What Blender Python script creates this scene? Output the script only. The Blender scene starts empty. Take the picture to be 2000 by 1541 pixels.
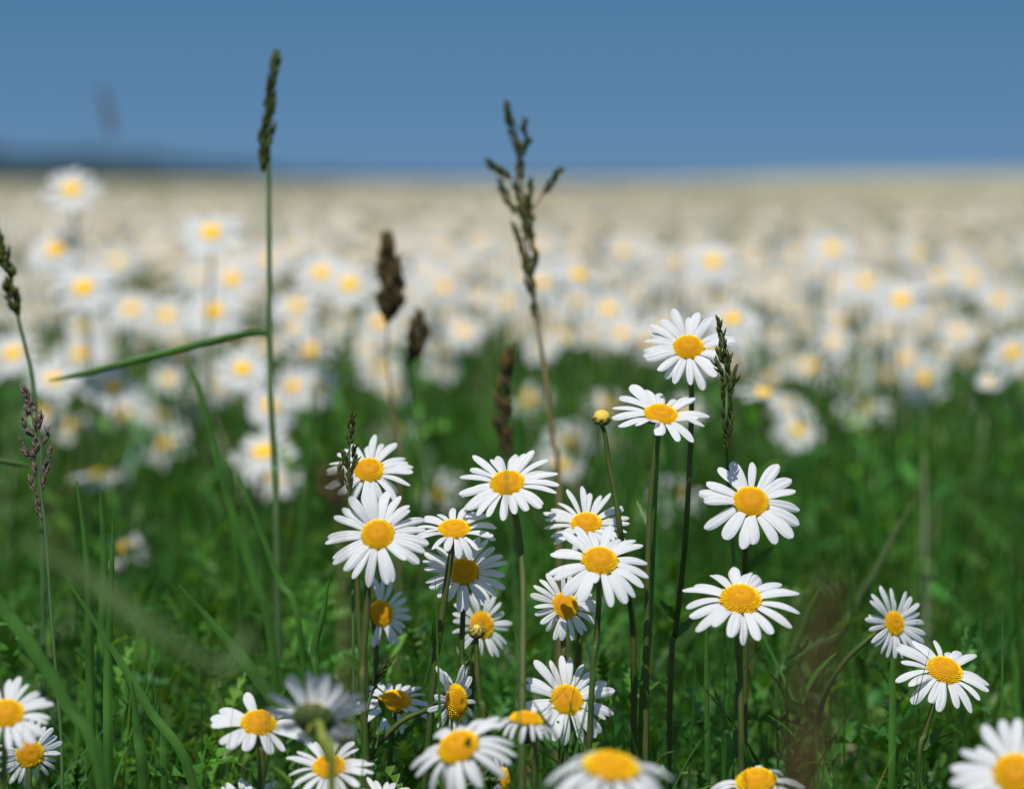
import bpy, math, random
import numpy as np
from mathutils import Vector, Matrix, Quaternion

random.seed(7)
RNG = np.random.default_rng(11)
S = bpy.context.scene
COL = S.collection
R = math.radians

# ---------------------------------------------------------------- camera, sky, sun, exposure
CAM_H = 0.55
FPX = 85 / 36 * 2000            # focal length in photo pixels (photo is 2000 px wide)
PITCH = math.atan((770.5 - 357) / FPX)
cam = bpy.data.cameras.new("camera")
cam.lens = 85
cam.sensor_width = 36
cam.clip_start = 0.02
cam.clip_end = 3000
cam.dof.use_dof = True
cam.dof.focus_distance = 1.0
cam.dof.aperture_fstop = 5.3
cam.dof.aperture_blades = 0
cam_o = bpy.data.objects.new("camera", cam)
cam_o.location = (0, 0, CAM_H)
cam_o.rotation_euler = (R(90) - PITCH, 0, 0)
COL.objects.link(cam_o)
S.camera = cam_o
FWD = Vector((0, math.cos(PITCH), -math.sin(PITCH)))
UP = Vector((0, math.sin(PITCH), math.cos(PITCH)))
RIGHT = Vector((1, 0, 0))
MPX = 1 / FPX                   # metres per photo pixel at one metre

SUN_DIR = Vector((-0.14, -0.50, 1.0)).normalized()   # towards the sun
w = bpy.data.worlds.new("World")
S.world = w
w.use_nodes = True
nt = w.node_tree
nt.nodes.clear()
n_out = nt.nodes.new("ShaderNodeOutputWorld")
n_bg = nt.nodes.new("ShaderNodeBackground")
n_sky = nt.nodes.new("ShaderNodeTexSky")
n_sky.sky_type = 'NISHITA'
n_sky.sun_disc = False
n_sky.sun_elevation = math.asin(SUN_DIR.z)
n_sky.sun_rotation = math.atan2(SUN_DIR.x, SUN_DIR.y)
n_sky.air_density = 1.0
n_sky.dust_density = 0.4
n_sky.ozone_density = 1.5
n_tc = nt.nodes.new("ShaderNodeTexCoord")
n_sep = nt.nodes.new("ShaderNodeSeparateXYZ")
n_ramp = nt.nodes.new("ShaderNodeValToRGB")          # clear deep-blue lower sky, all the way round
n_ramp.color_ramp.elements[0].position = 0.0
n_ramp.color_ramp.elements[0].color = (1.10, 2.15, 3.60, 1)
n_ramp.color_ramp.elements[1].position = 0.095
n_ramp.color_ramp.elements[1].color = (0.52, 1.54, 2.90, 1)
n_map = nt.nodes.new("ShaderNodeMapRange")
n_map.inputs['From Min'].default_value = 0.105
n_map.inputs['From Max'].default_value = 0.35
n_mix = nt.nodes.new("ShaderNodeMix")
n_mix.data_type = 'RGBA'
nt.links.new(n_tc.outputs['Generated'], n_sep.inputs[0])
nt.links.new(n_sep.outputs['Z'], n_ramp.inputs[0])
nt.links.new(n_sep.outputs['Z'], n_map.inputs['Value'])
nt.links.new(n_map.outputs[0], n_mix.inputs['Factor'])
nt.links.new(n_ramp.outputs[0], n_mix.inputs['A'])
nt.links.new(n_sky.outputs[0], n_mix.inputs['B'])
nt.links.new(n_mix.outputs['Result'], n_bg.inputs['Color'])
n_bg.inputs['Strength'].default_value = 0.10
nt.links.new(n_bg.outputs[0], n_out.inputs[0])

sun = bpy.data.lights.new("sun", 'SUN')
sun.energy = 3.8
sun.angle = R(0.53)
sun.color = (1.0, 0.967, 0.905)
sun_o = bpy.data.objects.new("sun", sun)
sun_o.rotation_euler = SUN_DIR.to_track_quat('Z', 'Y').to_euler()
COL.objects.link(sun_o)

S.view_settings.view_transform = 'Standard'
S.view_settings.look = 'None'
S.view_settings.gamma = 1
S.view_settings.exposure = 0.25
S.cycles.use_denoising = True
S.cycles.max_bounces = 8
S.cycles.transmission_bounces = 6
S.cycles.caustics_reflective = False
S.cycles.caustics_refractive = False


def P(px, py, d):
    """a point seen at photo pixel (px, py), d metres in front of the camera"""
    return Vector((0, 0, CAM_H)) + d * (FWD + RIGHT * ((px - 1000) / FPX) + UP * ((770.5 - py) / FPX))


# ---------------------------------------------------------------- materials
def mat(name, col, rough=0.6, trans=0.0, tcol=None, var=0.0, vscale=300.0, vertex=False, bump=0.0,
        bscale=800.0, spec=0.3, obj_var=0.0, col2=None):
    m = bpy.data.materials.new(name)
    m.use_nodes = True
    t = m.node_tree
    t.nodes.clear()
    out = t.nodes.new("ShaderNodeOutputMaterial")
    b = t.nodes.new("ShaderNodeBsdfPrincipled")
    b.inputs['Roughness'].default_value = rough
    b.inputs['Specular IOR Level'].default_value = spec
    rgb = t.nodes.new("ShaderNodeRGB")
    rgb.outputs[0].default_value = (*col, 1)
    c = rgb.outputs[0]
    if col2 is not None:
        tc = t.nodes.new("ShaderNodeTexCoord")
        nz = t.nodes.new("ShaderNodeTexNoise")
        nz.inputs['Scale'].default_value = vscale
        nz.inputs['Detail'].default_value = 4
        t.links.new(tc.outputs['Object'], nz.inputs['Vector'])
        mr = t.nodes.new("ShaderNodeMapRange")
        mr.inputs['From Min'].default_value = 0.38
        mr.inputs['From Max'].default_value = 0.62
        t.links.new(nz.outputs['Fac'], mr.inputs['Value'])
        mx = t.nodes.new("ShaderNodeMix")
        mx.data_type = 'RGBA'
        t.links.new(mr.outputs[0], mx.inputs['Factor'])
        t.links.new(c, mx.inputs['A'])
        mx.inputs['B'].default_value = (*col2, 1)
        c = mx.outputs['Result']
    if vertex:
        at = t.nodes.new("ShaderNodeAttribute")
        at.attribute_name = "tint"
        mx = t.nodes.new("ShaderNodeMix")
        mx.data_type = 'RGBA'
        mx.blend_type = 'MULTIPLY'
        mx.inputs['Factor'].default_value = 1
        t.links.new(c, mx.inputs['A'])
        t.links.new(at.outputs['Color'], mx.inputs['B'])
        c = mx.outputs['Result']
    if var > 0:
        tc = t.nodes.new("ShaderNodeTexCoord")
        nz = t.nodes.new("ShaderNodeTexNoise")
        nz.inputs['Scale'].default_value = vscale
        nz.inputs['Detail'].default_value = 5
        t.links.new(tc.outputs['Object'], nz.inputs['Vector'])
        hs = t.nodes.new("ShaderNodeHueSaturation")
        mr = t.nodes.new("ShaderNodeMapRange")
        mr.inputs['From Min'].default_value = 0.3
        mr.inputs['From Max'].default_value = 0.7
        mr.inputs['To Min'].default_value = 1 - var
        mr.inputs['To Max'].default_value = 1 + var
        t.links.new(nz.outputs['Fac'], mr.inputs['Value'])
        t.links.new(mr.outputs[0], hs.inputs['Value'])
        t.links.new(c, hs.inputs['Color'])
        c = hs.outputs[0]
    if obj_var > 0:
        oi = t.nodes.new("ShaderNodeObjectInfo")
        hs = t.nodes.new("ShaderNodeHueSaturation")
        mr = t.nodes.new("ShaderNodeMapRange")
        mr.inputs['To Min'].default_value = 1 - obj_var
        mr.inputs['To Max'].default_value = 1 + obj_var
        t.links.new(oi.outputs['Random'], mr.inputs['Value'])
        t.links.new(mr.outputs[0], hs.inputs['Value'])
        t.links.new(c, hs.inputs['Color'])
        c = hs.outputs[0]
    t.links.new(c, b.inputs['Base Color'])
    if bump > 0:
        tc = t.nodes.new("ShaderNodeTexCoord")
        nz = t.nodes.new("ShaderNodeTexNoise")
        nz.inputs['Scale'].default_value = bscale
        nz.inputs['Detail'].default_value = 3
        t.links.new(tc.outputs['Object'], nz.inputs['Vector'])
        bp = t.nodes.new("ShaderNodeBump")
        bp.inputs['Strength'].default_value = bump
        bp.inputs['Distance'].default_value = 0.001
        t.links.new(nz.outputs['Fac'], bp.inputs['Height'])
        t.links.new(bp.outputs[0], b.inputs['Normal'])
    if trans > 0:
        tr = t.nodes.new("ShaderNodeBsdfTranslucent")
        if tcol is None:
            t.links.new(c, tr.inputs['Color'])
        else:
            mx = t.nodes.new("ShaderNodeMix")
            mx.data_type = 'RGBA'
            mx.blend_type = 'MULTIPLY'
            mx.inputs['Factor'].default_value = 1
            t.links.new(c, mx.inputs['A'])
            mx.inputs['B'].default_value = (*tcol, 1)
            t.links.new(mx.outputs['Result'], tr.inputs['Color'])
        ms = t.nodes.new("ShaderNodeMixShader")
        ms.inputs[0].default_value = trans
        t.links.new(b.outputs[0], ms.inputs[1])
        t.links.new(tr.outputs[0], ms.inputs[2])
        t.links.new(ms.outputs[0], out.inputs[0])
    else:
        t.links.new(b.outputs[0], out.inputs[0])
    return m


def petal_mat():
    """white ray floret with fine lengthwise veins (object space X runs along the petal)"""
    m = mat("white_petal", (0.80, 0.805, 0.81), rough=0.55, trans=0.36, tcol=(1, 1, 0.96), spec=0.25, obj_var=0.03)
    t = m.node_tree
    b = [n for n in t.nodes if n.type == 'BSDF_PRINCIPLED'][0]
    tc = t.nodes.new("ShaderNodeTexCoord")
    mp = t.nodes.new("ShaderNodeMapping")
    mp.inputs['Scale'].default_value = (1.2, 34, 1)
    nz = t.nodes.new("ShaderNodeTexNoise")
    nz.inputs['Scale'].default_value = 1.0
    nz.inputs['Detail'].default_value = 3
    bp = t.nodes.new("ShaderNodeBump")
    bp.inputs['Strength'].default_value = 0.55
    bp.inputs['Distance'].default_value = 0.0009
    t.links.new(tc.outputs['Object'], mp.inputs[0])
    t.links.new(mp.outputs[0], nz.inputs['Vector'])
    t.links.new(nz.outputs['Fac'], bp.inputs['Height'])
    t.links.new(bp.outputs[0], b.inputs['Normal'])
    return m


M = {
    'petal': petal_mat(),
    'petal_far': mat("white_petal_ring", (0.73, 0.73, 0.71), rough=0.6, trans=0.42, tcol=(1, 1, 0.96), spec=0.2),
    'disc': mat("golden_disc", (0.93, 0.58, 0.005), rough=0.7, vertex=True, spec=0.15, trans=0.0),
    'disc_far': mat("golden_disc_plain", (0.92, 0.53, 0.008), rough=0.7, spec=0.15, var=0.12, vscale=700),
    'stem': mat("daisy_stem", (0.055, 0.105, 0.018), rough=0.6, var=0.35, vscale=90, col2=(0.066, 0.072, 0.017), spec=0.2),
    'stem_lit': mat("sunlit_stem", (0.22, 0.26, 0.035), rough=0.5, var=0.2, vscale=60, trans=0.2),  # yellow-green stem, its sunlit brightness put into the base colour
    'stem_far': mat("meadow_stem", (0.085, 0.14, 0.04), rough=0.55, var=0.25, vscale=40),
    'bract': mat("green_bract", (0.085, 0.12, 0.030), rough=0.6, var=0.35, vscale=900, trans=0.1),
    'bud': mat("bud_scale", (0.30, 0.27, 0.06), rough=0.55, vertex=True),
    'leaf': mat("daisy_leaf", (0.046, 0.122, 0.016), rough=0.42, vertex=True, trans=0.35, tcol=(1.6, 1.5, 0.5), spec=0.22),
    'grass': mat("meadow_grass", (0.044, 0.126, 0.018), rough=0.5, vertex=True, trans=0.34, tcol=(1.5, 1.5, 0.55), spec=0.18),
    'blade': mat("grass_leaf", (0.055, 0.150, 0.022), rough=0.45, trans=0.28, tcol=(1.4, 1.4, 0.6), var=0.35, vscale=50, spec=0.22),
    'blade_pale': mat("pale_grass_leaf", (0.085, 0.140, 0.040), rough=0.5, trans=0.3, tcol=(1.3, 1.3, 0.7), var=0.2, vscale=40),
    'straw': mat("grass_stem", (0.085, 0.155, 0.050), rough=0.45, var=0.25, vscale=40, trans=0.1),
    'straw_dry': mat("dry_grass_stem", (0.23, 0.17, 0.075), rough=0.5, var=0.3, vscale=40, trans=0.1),
    'seed_green': mat("green_seed_head", (0.055, 0.066, 0.014), rough=0.7, spec=0.12, vertex=True, trans=0.08),
    'seed_brown': mat("brown_seed_head", (0.086, 0.062, 0.026), rough=0.8, spec=0.08, vertex=True, trans=0.1),
    'seed_purple': mat("purple_seed_head", (0.150, 0.095, 0.085), rough=0.6, vertex=True, trans=0.1),
    'soil': mat("soil", (0.034, 0.040, 0.018), rough=0.95, var=0.4, vscale=6, bump=0.6, bscale=60),
}


# ---------------------------------------------------------------- mesh helpers
def np_mesh(name, V, F, tint=None, smooth=True):
    """V (n,3), F list of arrays of equal-size polygons or a list of tuples"""
    me = bpy.data.meshes.new(name)
    V = np.asarray(V, dtype=np.float32)
    if isinstance(F, np.ndarray):
        k = F.shape[1]
        nf = F.shape[0]
        me.vertices.add(len(V))
        me.vertices.foreach_set("co", V.ravel())
        me.loops.add(nf * k)
        me.loops.foreach_set("vertex_index", F.astype(np.int32).ravel())
        me.polygons.add(nf)
        me.polygons.foreach_set("loop_start", np.arange(0, nf * k, k, dtype=np.int32))
        try:
            me.polygons.foreach_set("loop_total", np.full(nf, k, dtype=np.int32))
        except Exception:
            pass
        me.update(calc_edges=True)
    else:
        me.from_pydata([tuple(map(float, v)) for v in V], [], F)
        me.update()
    if smooth:
        me.polygons.foreach_set("use_smooth", np.ones(len(me.polygons), dtype=bool))
    if tint is not None:
        a = me.color_attributes.new("tint", 'FLOAT_COLOR', 'POINT')
        T = np.ones((len(V), 4), dtype=np.float32)
        T[:, :3] = tint
        a.data.foreach_set("color", T.ravel())
    return me


def link(name, me, m=None, parent=None, mw=None):
    """one mesh object; mw = its local matrix (under parent) or world matrix"""
    if m is not None and len(me.materials) == 0:
        me.materials.append(m)
    o = bpy.data.objects.new(name, me)
    COL.objects.link(o)
    if parent is not None:
        o.parent = parent
    if mw is not None:
        o.matrix_basis = mw
    return o


def empty(name, loc, label, cat, group=None):
    o = bpy.data.objects.new(name, None)
    o.empty_display_size = 0.01
    COL.objects.link(o)
    o.location = loc
    tag(o, label, cat, group)
    return o


def tag(o, label=None, cat=None, group=None, kind=None):
    if label: o['label'] = label
    if cat: o['category'] = cat
    if group: o['group'] = group
    if kind: o['kind'] = kind
    return o


def catmull(pts, n=8):
    pts = [Vector(p) for p in pts]
    if len(pts) < 3:
        a, b = pts
        return [a.lerp(b, i / n) for i in range(n + 1)]
    q = [pts[0] * 2 - pts[1]] + pts + [pts[-1] * 2 - pts[-2]]
    out = []
    for i in range(1, len(q) - 2):
        p0, p1, p2, p3 = q[i - 1:i + 3]
        for k in range(n):
            t = k / n
            out.append(0.5 * ((2 * p1) + (p2 - p0) * t + (2 * p0 - 5 * p1 + 4 * p2 - p3) * t * t
                              + (3 * p1 - p0 - 3 * p2 + p3) * t ** 3))
    out.append(pts[-1])
    return out


def tube(path, radii, sides=7, V=None, F=None):
    """append a tube along path to V, F lists"""
    if V is None: V, F = [], []
    n = len(path)
    b0 = len(V)
    ref = Vector((0.3, 0.9, 0.1)).normalized()
    for i, p in enumerate(path):
        t = (path[min(i + 1, n - 1)] - path[max(i - 1, 0)])
        t = t.normalized() if t.length > 1e-9 else Vector((0, 0, 1))
        a = t.cross(ref)
        if a.length < 1e-3: a = t.cross(Vector((1, 0, 0)))
        a.normalize()
        b = t.cross(a)
        r = radii[i] if not np.isscalar(radii) else radii
        for k in range(sides):
            an = 2 * math.pi * k / sides
            V.append(p + a * (r * math.cos(an)) + b * (r * math.sin(an)))
    for i in range(n - 1):
        for k in range(sides):
            k2 = (k + 1) % sides
            F.append((b0 + i * sides + k, b0 + i * sides + k2, b0 + (i + 1) * sides + k2, b0 + (i + 1) * sides + k))
    F.append(tuple(b0 + k for k in range(sides))[::-1])
    F.append(tuple(b0 + (n - 1) * sides + k for k in range(sides)))
    return V, F


def rel(V, o):
    return [v - o for v in V]


def lin(a, b, n):
    return [a + (b - a) * i / (n - 1) for i in range(n)]


# ---------------------------------------------------------------- petals (unit length along X)
def petal_mesh(seed, nl=12, nw=9, wid=0.285, droop=0.12, cup=0.17):
    r = random.Random(seed)
    wid *= r.uniform(0.86, 1.14)
    droop += r.uniform(-0.08, 0.10)
    side = r.uniform(-0.05, 0.05)
    notch = r.choice((0.0, 0.02, 0.035, 0.06))
    noff = r.uniform(-0.35, 0.35)
    groove = r.uniform(0.06, 0.15)
    curl = r.uniform(-0.35, 0.35)
    peak = r.uniform(0.58, 0.72)
    fold = r.choice((0, 0, 0, 1)) * r.uniform(0.2, 0.5) * r.choice((-1, 1))
    V, F = [], []
    for i in range(nl):
        t = i / (nl - 1)
        t = 1 - (1 - t) ** 1.25
        if t < peak:
            hw = wid * 0.5 * (0.52 + 0.48 * math.sin(math.pi / 2 * t / peak))
        else:
            hw = wid * 0.5 * math.sqrt(max(0.0, 1 - ((t - peak) / (1 - peak)) ** 2.0)) * 0.94 + wid * 0.03
        for j in range(nw):
            s = -1 + 2 * j / (nw - 1)
            x = t
            if t > 0.85:
                x -= notch * (t - 0.85) / 0.15 * math.exp(-((s - noff) / 0.22) ** 2)
            y = hw * s + side * math.sin(t * 3) * t
            z = -droop * t ** 2.2 + 0.05 * math.sin(math.pi * t)
            z += -cup * hw * (s * s - 0.3) * (0.5 + 0.6 * t)
            z += -groove * hw * math.cos(2 * math.pi * s * 0.98) * min(1, t * 3)
            z += curl * hw * s * t * t + fold * hw * max(0, abs(s) - 0.3) * (1 if s > 0 else 0.2) * t
            V.append((x, y, z))
    for i in range(nl - 1):
        for j in range(nw - 1):
            a = i * nw + j
            F.append((a, a + 1, a + nw + 1, a + nw))
    me = np_mesh("petal", V, F)
    me.materials.append(M['petal'])
    return me


PETALS = [petal_mesh(100 + i) for i in range(14)]
PETALS_DROOP = [petal_mesh(300 + i, droop=0.38, cup=0.4) for i in range(8)]
PETALS_NARROW = [petal_mesh(500 + i, wid=0.25, droop=0.10) for i in range(8)]


# ---------------------------------------------------------------- discs (unit radius)
def disc_mesh(seed, n_fl=330, h=0.42):
    r = random.Random(seed)
    V, F, T = [], [], []

    def prof(q):
        return h * (1 - q ** 2.6) - 0.055 * math.exp(-(q / 0.20) ** 2)
    nr, ns = 10, 36
    for i in range(nr + 1):
        q = i / nr
        for k in range(ns):
            a = 2 * math.pi * k / ns
            V.append((q * math.cos(a), q * math.sin(a), prof(q)))
            T.append((0.50, 0.34, 1))
    for k in range(ns):
        a = 2 * math.pi * k / ns
        V.append((0.93 * math.cos(a), 0.93 * math.sin(a), -0.16))
        T.append((0.6, 0.6, 1))
    for i in range(nr + 1):
        for k in range(ns):
            k2 = (k + 1) % ns
            F.append((i * ns + k, i * ns + k2, (i + 1) * ns + k2, (i + 1) * ns + k)[::-1])
    GA = math.pi * (3 - 5 ** 0.5)
    for f in range(n_fl):
        q = math.sqrt((f + 0.5) / n_fl)
        a = f * GA
        q2 = min(1.0, q * r.uniform(0.985, 1.015))
        c = Vector((q2 * math.cos(a), q2 * math.sin(a), prof(q2)))
        dq = 0.01
        sl = (prof(min(1, q2 + dq)) - prof(max(0, q2 - dq))) / (2 * dq)
        nrm = Vector((-sl * math.cos(a), -sl * math.sin(a), 1)).normalized()
        opened = q > 0.68
        rad = 0.027 + 0.011 * q
        ht = (0.025 + 0.035 * q) if not opened else r.uniform(0.055, 0.115)
        if q < 0.25: ht *= 0.8
        tx = nrm.cross(Vector((0.2, 0.1, 1)) if abs(nrm.z) < 0.99 else Vector((1, 0, 0))).normalized()
        ty = nrm.cross(tx)
        b = len(V)
        g = r.uniform(0.86, 1.14)
        if opened:
            col = (1.06 * g, 1.16 * g, 1.0)
        elif q < 0.15:
            col = (0.60 * g, 0.60 * g, 2.5)
        elif q > 0.46:
            col = (0.90 * g, 0.76 * g, 1.0)
        else:
            col = (0.97 * g, 0.90 * g, 1.0)
        sd = 6
        for rr, hh in ((rad, -0.01), (rad * 0.95, ht * 0.6), (rad * 0.55, ht)):
            for k in range(sd):
                an = 2 * math.pi * k / sd
                V.append(c + tx * rr * math.cos(an) + ty * rr * math.sin(an) + nrm * hh)
                T.append(tuple(x * (0.80 if hh < 0 else 1) for x in col))
        for lv in range(2):
            for k in range(sd):
                k2 = (k + 1) % sd
                F.append((b + lv * sd + k, b + lv * sd + k2, b + (lv + 1) * sd + k2, b + (lv + 1) * sd + k))
        F.append(tuple(b + 2 * sd + k for k in range(sd)))
    me = np_mesh("disc", V, F, tint=np.array(T))
    me.materials.append(M['disc'])
    return me


DISCS = [disc_mesh(1), disc_mesh(2, h=0.50), disc_mesh(3, h=0.36)]


def bracts_mesh():
    """overlapping green bracts under the head, unit disc radius"""
    V, F = [], []
    ns = 24
    prof = [(0.13, -0.62), (0.35, -0.56), (0.65, -0.46), (0.88, -0.30), (1.02, -0.12), (1.08, -0.02), (1.0, -0.03)]
    for i, (q, z) in enumerate(prof):
        for k in range(ns):
            a = 2 * math.pi * (k + 0.5 * (i % 2)) / ns
            rr = q * (1 + (0.045 if k % 2 else -0.045) * min(1, i / 2))
            V.append((rr * math.cos(a), rr * math.sin(a), z))
    for i in range(len(prof) - 1):
        for k in range(ns):
            k2 = (k + 1) % ns
            F.append((i * ns + k, i * ns + k2, (i + 1) * ns + k2, (i + 1) * ns + k))
    F.append(tuple(range(ns))[::-1])
    me = np_mesh("bracts", V, F, smooth=False)
    me.materials.append(M['bract'])
    return me


BRACTS = bracts_mesh()


def frame(nrm, spin=0.0):
    z = Vector(nrm).normalized()
    x = Vector((1, 0, 0))
    x = (x - z * x.dot(z))
    if x.length < 0.1:
        x = Vector((0, 0, 1)) - z * z.z
    x.normalize()
    y = z.cross(x)
    m = Matrix(((x.x, y.x, z.x), (x.y, y.y, z.y), (x.z, y.z, z.z))).to_4x4()
    return m @ Matrix.Rotation(spin, 4, 'Z')


def stem_leaf(V, F, base, direc, length, width):
    """a small toothed leaf on a stem"""
    d = direc.normalized()
    sd = d.cross(Vector((0, -1, 0.3))).normalized()
    up = sd.cross(d)
    b = len(V)
    n = 7
    for i in range(n):
        t = i / (n - 1)
        hw = width * 0.5 * math.sin(math.pi * min(1, t * 0.85 + 0.12)) * (1.25 if i % 2 else 0.8)
        c = base + d * (length * t) - up * (length * 0.18 * t * t)
        V.append(c - sd * hw); V.append(c + up * (-hw * 0.3)); V.append(c + sd * hw)
    for i in range(n - 1):
        for j in range(2):
            a = b + i * 3 + j
            F.append((a, a + 1, a + 4, a + 3))


FOREGROUND = []          # (label key, px, py) landmarks for describing the crowd behind
RANKBASE = []


def daisy(cx, cy, D, a, th, d, label, n=19, disc=0.325, elev=2, ejit=8, stem=(), kind='n', gaps=(), dmesh=0,
          stem_r=0.0011, leaves=0, stem_mat='stem', seed=None, back=False, cup_by=None):
    """an oxeye daisy: cx, cy, D in photo pixels, a = how far the face turns to the camera, th = the way it tips in the picture"""
    seed = seed if seed is not None else int(cx * 13 + cy * 7)
    r = random.Random(seed)
    Dm = D * MPX * d
    Rd = Dm * disc * 0.5
    c = P(cx, cy, d)
    s = math.sqrt(max(0, 1 - a * a))
    nrm = (-FWD) * a + (RIGHT * math.cos(R(th)) + UP * math.sin(R(th))) * s
    fm = frame(nrm, r.uniform(0, 6.28))
    if not back:
        c = c - nrm * (Rd * 0.25)
    # stem path
    back_p = c - nrm * (Rd * 0.6)
    pts = [back_p + nrm * Rd * 0.2, back_p - nrm * 0.004]
    last = None
    if stem:
        for q in stem:
            pts.append(P(q[0], q[1], q[2] if len(q) > 2 else d))
        last = pts[-1]
    else:
        lo = back_p - nrm * 0.014 + Vector((r.uniform(-.003, .003), 0, -0.016))
        pts.append(lo)
        lo2 = lo + Vector((r.uniform(-.008, .008), r.uniform(-.004, .006), -0.07))
        pts.append(lo2)
        last = lo2
    ground = Vector((last.x + r.uniform(-.015, .015), last.y + r.uniform(-.01, .02), 0))
    pts.append(last.lerp(ground, 0.5) + Vector((r.uniform(-.006, .006), 0, 0)))
    pts.append(ground)
    root = empty("daisy", ground, label, "daisy", "oxeye daisies standing sharp or nearly sharp in front")
    T0 = Matrix.Translation(-ground)
    path = catmull(pts, 7)
    V, F = tube(path, lin(stem_r * 0.95, stem_r * 1.22, len(path)), 9)
    # flare just under the head
    st = link("stem", np_mesh("stem", rel(V, ground), F), M[stem_mat], root)
    if True:
        leaves = max(leaves, 1)
        for k in range(leaves):
            LV, LF = [], []
            i = int(len(path) * (0.42 + 0.42 * (k + r.random()) / leaves))
            an = r.uniform(0, 6.28)
            stem_leaf(LV, LF, path[i], Vector((math.cos(an), math.sin(an) * 0.5, 0.9)), r.uniform(0.009, 0.016), 0.0036)
            link("leaf", np_mesh("leaf", rel(LV, ground), LF, tint=(1, 1, 1)), M['leaf'], root)
    MW = T0 @ Matrix.Translation(c) @ fm
    link("bracts", BRACTS, None, root, MW @ Matrix.Scale(Rd, 4))
    link("disc", DISCS[dmesh], None, root, MW @ Matrix.Scale(Rd, 4))
    lib = {'n': PETALS, 'd': PETALS_DROOP, 's': PETALS_NARROW}[kind]
    r0 = Rd * 0.86
    if n <= 22 and 'seventeen' not in label and not gaps: n += 2
    for k in range(n):
        phi = 2 * math.pi * (k + r.uniform(-0.30, 0.30)) / n
        L = (0.5 * Dm - r0) * r.uniform(0.86, 1.08)
        # direction of the petal in the picture, for gaps and shortened sectors
        dv = (fm @ Vector((math.cos(phi), math.sin(phi), 0, 0))).to_3d()
        ang = math.degrees(math.atan2(dv.dot(UP), dv.dot(RIGHT))) % 360
        if any(g0 <= ang <= g1 for g0, g1 in gaps):
            continue
        e = elev + r.gauss(0, ejit)
        if cup_by is not None:      # (direction, degrees): petals that way are lifted
            e += cup_by[1] * max(0, math.cos(R(ang - cup_by[0])))
        if r.random() < 0.07:      # a bent or stunted ray here and there
            e += r.choice((-24, 22)); L *= r.uniform(0.72, 0.95)
        z0 = (0.02 if k % 2 else -0.05) * Rd
        mm = (Matrix.Rotation(phi, 4, 'Z') @ Matrix.Translation((r0, 0, z0)) @ Matrix.Rotation(-R(e), 4, 'Y')
              @ Matrix.Rotation(R(r.gauss(0, 9)), 4, 'X')
              @ Matrix.Diagonal((L, L * (19 / max(n, 15)) ** 0.6 * r.uniform(0.9, 1.08), L, 1)))
        link("petal", r.choice(lib), None, root, MW @ mm)
    return root


# ================================================================ the setting
# ground: one sheet, soil under the plants
link("ground", np_mesh("ground", [(-1500, -40, 0), (1500, -40, 0), (1500, 2400, 0), (-1500, 2400, 0)], [(0, 1, 2, 3)]),
     M['soil'])['kind'] = 'structure'


def merge_rows(tmplV, tmplF, mats, tints=None):
    """many copies of one template under 3x4 matrices -> one vertex/face array"""
    tv = np.asarray(tmplV, dtype=np.float32)
    tf = np.asarray(tmplF, dtype=np.int64)
    A = np.asarray(mats, dtype=np.float32)             # (n,3,4)
    V = np.einsum('nij,vj->nvi', A[:, :, :3], tv) + A[:, None, :, 3]
    n = len(A)
    F = tf[None] + (np.arange(n) * len(tv))[:, None, None]
    T = None
    if tints is not None:
        T = np.repeat(np.asarray(tints, dtype=np.float32)[:, None, :], len(tv), axis=1).reshape(-1, 3)
    return V.reshape(-1, 3), F.reshape(-1, tf.shape[1]), T


def frustum_points(n, d0, d1, margin=1.35, extra=0.12, power=1.0):
    """random ground points spread evenly over the piece of field the camera looks at"""
    u = RNG.random(n)
    d = np.sqrt(d0 ** 2 + u * (d1 ** 2 - d0 ** 2))
    x = (RNG.random(n) - 0.5) * (0.4235 * d * margin + 2 * extra)
    return x, d


def patch(x, y, s, o):
    return (np.sin(x * s * 1.3 + o) + np.sin(y * s * 0.9 + 2.1 * o) + np.sin((x + y) * s * 0.7 + o * 3.3)) / 3


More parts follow.
